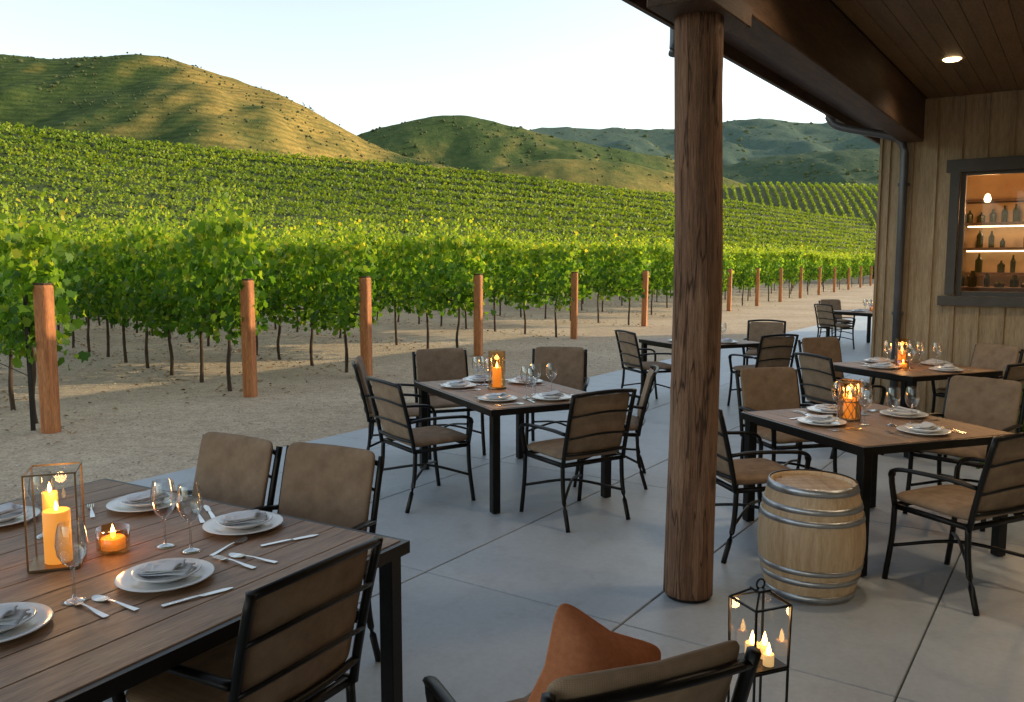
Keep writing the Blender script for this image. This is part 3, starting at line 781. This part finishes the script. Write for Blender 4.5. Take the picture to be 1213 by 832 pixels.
bm=bmesh.new(); flatpath(bm,[(-.1,.009,.002),(-.06,.008,.003),(0,.0035,.008),(.03,.004,.008),(.045,.012,.004),(.06,.0125,.003)])
for k in range(4):
    vs_=box(bm,(-.0105+k*.007,.08,.005),(.003,.044,.002))
fork=fin('fork',bm,M['steel']); meta(fork,'steel dinner fork beside a plate','fork','cutlery on the tables')
bm=bmesh.new(); flatpath(bm,[(-.11,.009,.002),(-.02,.007,.004),(0,.005,.004),(.01,.010,.002),(.08,.011,.002),(.105,.003,.002)])
knife=fin('knife',bm,M['steel']); meta(knife,'steel table knife beside a plate','knife','cutlery on the tables')
bm=bmesh.new(); flatpath(bm,[(-.1,.009,.002),(-.06,.007,.003),(0,.0035,.007),(.03,.004,.006),(.04,.012,.003),(.06,.019,.001),(.08,.019,.001),(.095,.012,.003),(.1,.004,.005)])
spoon=fin('spoon',bm,M['steel']); meta(spoon,'steel spoon beside a plate','spoon','cutlery on the tables')
once={}
def put(o,x,y,z,rz=0,label=None):
    if o.name not in once:
        once[o.name]=1; o.location=(x,y,z); o.rotation_euler=(0,0,rz); return o
    return dup(o,(x,y,z),rz,label)
TZ=.7505
def setting(tr,lx,ly,face,glasses=1,cut=True,full=True):
    m=Matrix.Rotation(tr.rotation_euler.z,3,'Z'); o=Vector(tr.location)
    W=lambda x,y:(o+m@Vector((x,y,0)))
    a=face+tr.rotation_euler.z-math.pi/2
    f=Vector((math.cos(face),math.sin(face),0)); rt=Vector((f.y,-f.x,0))
    p=W(lx,ly); put(plate,p.x,p.y,TZ)
    if full:
        put(bowl,p.x,p.y,TZ+.0095)
        put(napkin,p.x+.005,p.y,TZ+.027,a+.35+random.uniform(-.2,.2))
    q=Vector((lx,ly,0))
    if cut:
        for ob,k in((fork,-.19),(knife,.19),(spoon,.225)):
            c=q+rt*k; w_=W(c.x,c.y); put(ob,w_.x,w_.y,TZ,a+random.uniform(-.06,.06))
    for gI in range(glasses):
        c=q+f*(.22+.02*gI)+rt*(.12-.13*gI); w_=W(c.x,c.y); put(wg,w_.x,w_.y,TZ,0)
for (x,y) in ((-1.516,3.41),(-1.02,3.125),(-1.098,2.59),(-1.42,2.22),(-2.0,3.2)):
    put(plate,x,y,TZ); put(bowl,x+.004,y,TZ+.0095); put(napkin,x,y,TZ+.027,random.uniform(-.3,.9))
for (x,y) in ((-1.23,2.91),(-1.12,2.86),(-1.30,2.42),(-1.72,3.02)): put(wg,x,y,TZ)
for ob,x,y,rz in ((fork,-.93,2.74,1.0),(spoon,-.88,2.78,1.15),(fork,-1.23,2.36,.95),(spoon,-1.17,2.40,1.05),(knife,-.94,2.45,-.85),(knife,-.80,2.97,-.95),(fork,-1.24,3.26,.5),(knife,-1.22,3.32,.5),(fork,-1.70,3.33,.5),(spoon,-1.0,2.9,-.3)): put(ob,x,y,TZ,rz)
setting(T2,-.30,-.42,0,2); setting(T2,-.30,.32,0,2); setting(T2,.30,.30,math.pi,2); setting(T2,.08,-.55,math.pi/2,2); setting(T2,0,.57,-math.pi/2,1)
setting(T4,-.33,.05,0,2); setting(T4,.05,-.38,math.pi/2,2); setting(T4,.0,.38,-math.pi/2,2); setting(T4,.36,.1,math.pi,1)
setting(T5,-.33,0,0,2); setting(T5,.05,-.38,math.pi/2,1); setting(T5,.36,.0,math.pi,2); setting(T5,0,.38,-math.pi/2,1)
setting(T3,-.33,0,0,2,False); setting(T3,.1,-.38,math.pi/2,1,False); setting(T3,.2,.38,-math.pi/2,1,False)
setting(T6,-.45,0,0,2,False); setting(T6,.4,.2,math.pi,2,False); setting(T6,.1,-.4,math.pi/2,1,False)

# candles / lanterns
def flame(bm,x,y,z,s=1): lathe(bm,[(0,0),(.006*s,.006*s),(.0085*s,.016*s),(.005*s,.032*s),(0,.048*s)],10,(x,y,z))
def candle(bm,x,y,z,r,h): lathe(bm,[(0,0),(r,0),(r,h),(r*.9,h+.004),(r*.75,h-.004),(0,h-.008)],24,(x,y,z))
def framebox(bm,w,h,z0,r=.006,top=None):
    top=top or w
    c0=[(a*w/2,b*w/2,z0) for a,b in((-1,-1),(1,-1),(1,1),(-1,1))]; c1=[(a*top/2,b*top/2,z0+h) for a,b in((-1,-1),(1,-1),(1,1),(-1,1))]
    for i in range(4):
        tube(bm,[c0[i],c0[(i+1)%4]],r,sides=4,off=.5); tube(bm,[c1[i],c1[(i+1)%4]],r,sides=4,off=.5); tube(bm,[c0[i],c1[i]],r,sides=4,off=.5)
    return c0,c1
def panels(bm,d,w_,z0,z1):
    for q in range(4):
        m=Matrix.Rotation(q*math.pi/2,3,'Z')
        bm.faces.new([bm.verts.new(m@Vector((a,d,z))) for a,z in((-w_,z0),(w_,z0),(w_,z1),(-w_,z1))])
la=root('candle_lantern','square glass lantern holding an orange pillar candle on the table','lantern',loc=(-1.52,2.74,TZ),rz=R(20))
bm=bmesh.new(); framebox(bm,.150,.315,.006,.004); box(bm,(0,0,.005),(.150,.150,.008)); fin('frame',bm,M['bronze'],la)
bm=bmesh.new(); panels(bm,.0715,.068,.013,.315)
fin('glass_panel',bm,M['pane'],la)
bm=bmesh.new(); candle(bm,.005,-.01,.0,.042,.17); candle(bm,-.02,.044,.0,.024,.22); cn=fin('candle',bm,M['wax'],la,True); cn.location=(0,0,.012)
bm=bmesh.new(); flame(bm,.005,-.01,.17,.8); flame(bm,-.02,.044,.22,.8); f_=fin('flame',bm,M['flame'],cn)
plight((0,0,.26),1.2,parent=la)
def votive(x,y,lab,s=1,z=TZ):
    v=root('votive_candle',lab,'candle','lit candles on the tables',(x,y,z))
    bm=bmesh.new(); lathe(bm,[(0,.002),(.048*s,0),(.054*s,.01),(.055*s,.085*s),(.052*s,.085*s),(.050*s,.012),(0,.010)],32); fin('glass_holder',bm,M['amberglass'],v,True)
    bm=bmesh.new(); candle(bm,0,0,.012,.040*s,.035*s); fin('candle',bm,M['whitewax'],v,True)
    bm=bmesh.new(); flame(bm,0,0,.045*s,1.1*s); fin('flame',bm,M['flame'],v,True)
    plight((0,0,.1*s),.7,parent=v); return v
votive(-1.39,2.86,'round glass votive with a lit candle')
def hurricane(tr,lx,ly,lab,h=.26,lattice=False,r=.06):
    m=Matrix.Rotation(tr.rotation_euler.z,3,'Z'); p=Vector(tr.location)+m@Vector((lx,ly,0))
    v=root('hurricane_lantern',lab,'lantern','lit lanterns on the tables',(p.x,p.y,TZ),.4)
    bm=bmesh.new(); lathe(bm,[(0,0),(r,0),(r+.004,.006),(r+.002,.014),(0,.014)],28); 
    if lattice:
        for k in range(10):
            for sg_ in(-1,1): tube(bm,[((r+.003)*math.cos(2*math.pi*k/10+sg_*t*1.9),(r+.003)*math.sin(2*math.pi*k/10+sg_*t*1.9),.012+t*(h-.014)) for t in np.linspace(0,1,9)],.0022,sides=4)
        for z in (.014,h*.5,h): tube(bm,[((r+.003)*math.cos(a*.2618),(r+.003)*math.sin(a*.2618),z) for a in range(25)],.004,sides=5)
    fin('frame',bm,M['bronze'],v)
    bm=bmesh.new(); lathe(bm,[(r-.006,.015),(r-.004,.02),(r-.004,h)],28); fin('glass_chimney',bm,M['amberglass'],v,True)
    bm=bmesh.new(); candle(bm,0,0,.015,.036,h*.5); fin('candle',bm,M['wax'],v,True)
    bm=bmesh.new(); flame(bm,0,0,.015+h*.5-.006,1.2); fin('flame',bm,M['flame'],v,True)
    plight((0,0,h*.8),1.0,parent=v)
hurricane(T2,-.05,.12,'tall glass cylinder with lit amber candle',.30,False,.072); hurricane(T4,-.08,.1,'bronze lattice holder with a lit candle',.25,True,.066); hurricane(T5,-.05,.05,'tall glass cylinder with a glowing candle',.27,False,.065)
votive(3.73,8.0,'small lit candle glass near the wall table',.9); votive(7.6,17.7,'lit candle glass on a distant table',1.8)

# barrel
ba=root('wine_barrel','small pale oak barrel with grey steel hoops','barrel',loc=(1.60,4.40,0))
H=.60; prof=lambda t:.222+.052*math.sin(math.pi*t)
bm=bmesh.new(); sg=26*5
lathe(bm,[(prof(0)-.02,.0)]+[(prof(i/24),H*i/24) for i in range(25)]+[(prof(1)-.018,H),(prof(1)-.022,H-.025)],sg,mod=lambda j:.990 if j%5==0 else 1.0)
fin('staves',bm,M['barrel'],ba,True)
bm=bmesh.new(); 
yy=-.2
while yy<.2:
    hw=math.sqrt(max(0,.2**2-(yy+.033)**2)); box(bm,(0,yy+.033,H-.028),(2*hw,.064,.02),bev=.002); yy+=.066
fin('head',bm,M['barrelhead'],ba)
bm=bmesh.new(); lathe(bm,[(0,0),(.19,0),(.2,H-.04),(0,H-.04)],32); fin('core',bm,M['barrelhead'],ba)
for t0,wd in((.012,.04),(.17,.03),(.27,.028),(.70,.028),(.80,.03),(.945,.04)):
    bm=bmesh.new(); t1=t0+wd/H
    lathe(bm,[(prof(t0)+.001,H*t0),(prof(t0)+.004,H*t0),(prof(t1)+.004,H*t1),(prof(t1)+.001,H*t1)],64); fin('hoop',bm,M['hoop'],ba,True)

# floor lantern
fl=root('floor_lantern','tall narrow black metal floor lantern with lit candles','lantern',loc=(.92,3.02,0),rz=R(22))
bm=bmesh.new()
wL=.150
framebox(bm,wL*.98,.255,.006,.005,wL); 
framebox(bm,wL,.24,.265,.005,wL*1.04)
t_=wL*.52
for a,b in((-1,-1),(1,-1),(1,1),(-1,1)): tube(bm,[(a*t_,b*t_,.505),(a*.022,b*.022,.548)],.005,sides=4,off=.5)
box(bm,(0,0,.55),(.054,.054,.010))
tube(bm,[(.018*math.cos(a*.3927),0,.570+.018*math.sin(a*.3927)) for a in range(17)],.004,sides=6,ref=(0,1,0))
box(bm,(0,0,.268),(wL,wL,.01))
fin('frame',bm,M['metal'],fl)
bm=bmesh.new(); panels(bm,.0745,.069,.275,.50)
fin('glass_panel',bm,M['pane'],fl)
bm=bmesh.new(); candle(bm,-.03,0,.275,.026,.07); candle(bm,.035,.01,.275,.022,.05); candle(bm,.01,-.045,.275,.02,.04); fin('candle',bm,M['whitewax'],fl,True)
bm=bmesh.new(); flame(bm,-.03,0,.34,1.2); flame(bm,.035,.01,.32,1.2); flame(bm,.01,-.045,.31,1.1); fin('flame',bm,M['flame'],fl,True)
plight((0,0,.44),1.2,parent=fl)

# potted shrub by the wall
ps=root('potted_plant','leafy green plant in a clay pot near the wall','plant',loc=(3.82,6.30,0))
bm=bmesh.new(); lathe(bm,[(0,0),(.10,0),(.13,.2),(.145,.22),(.13,.23),(.11,.2),(0,.2)],28); fin('pot',bm,M['redclay'],ps,True)
C=rng.normal(size=(620,3))*np.array([.13,.13,.13])+np.array([0,0,.40]); V,F=leaves(C,rng.uniform(.04,.08,620),LEAF); mkobj('foliage',npmesh('foliage',V,F),M['leaf'],parent=ps)
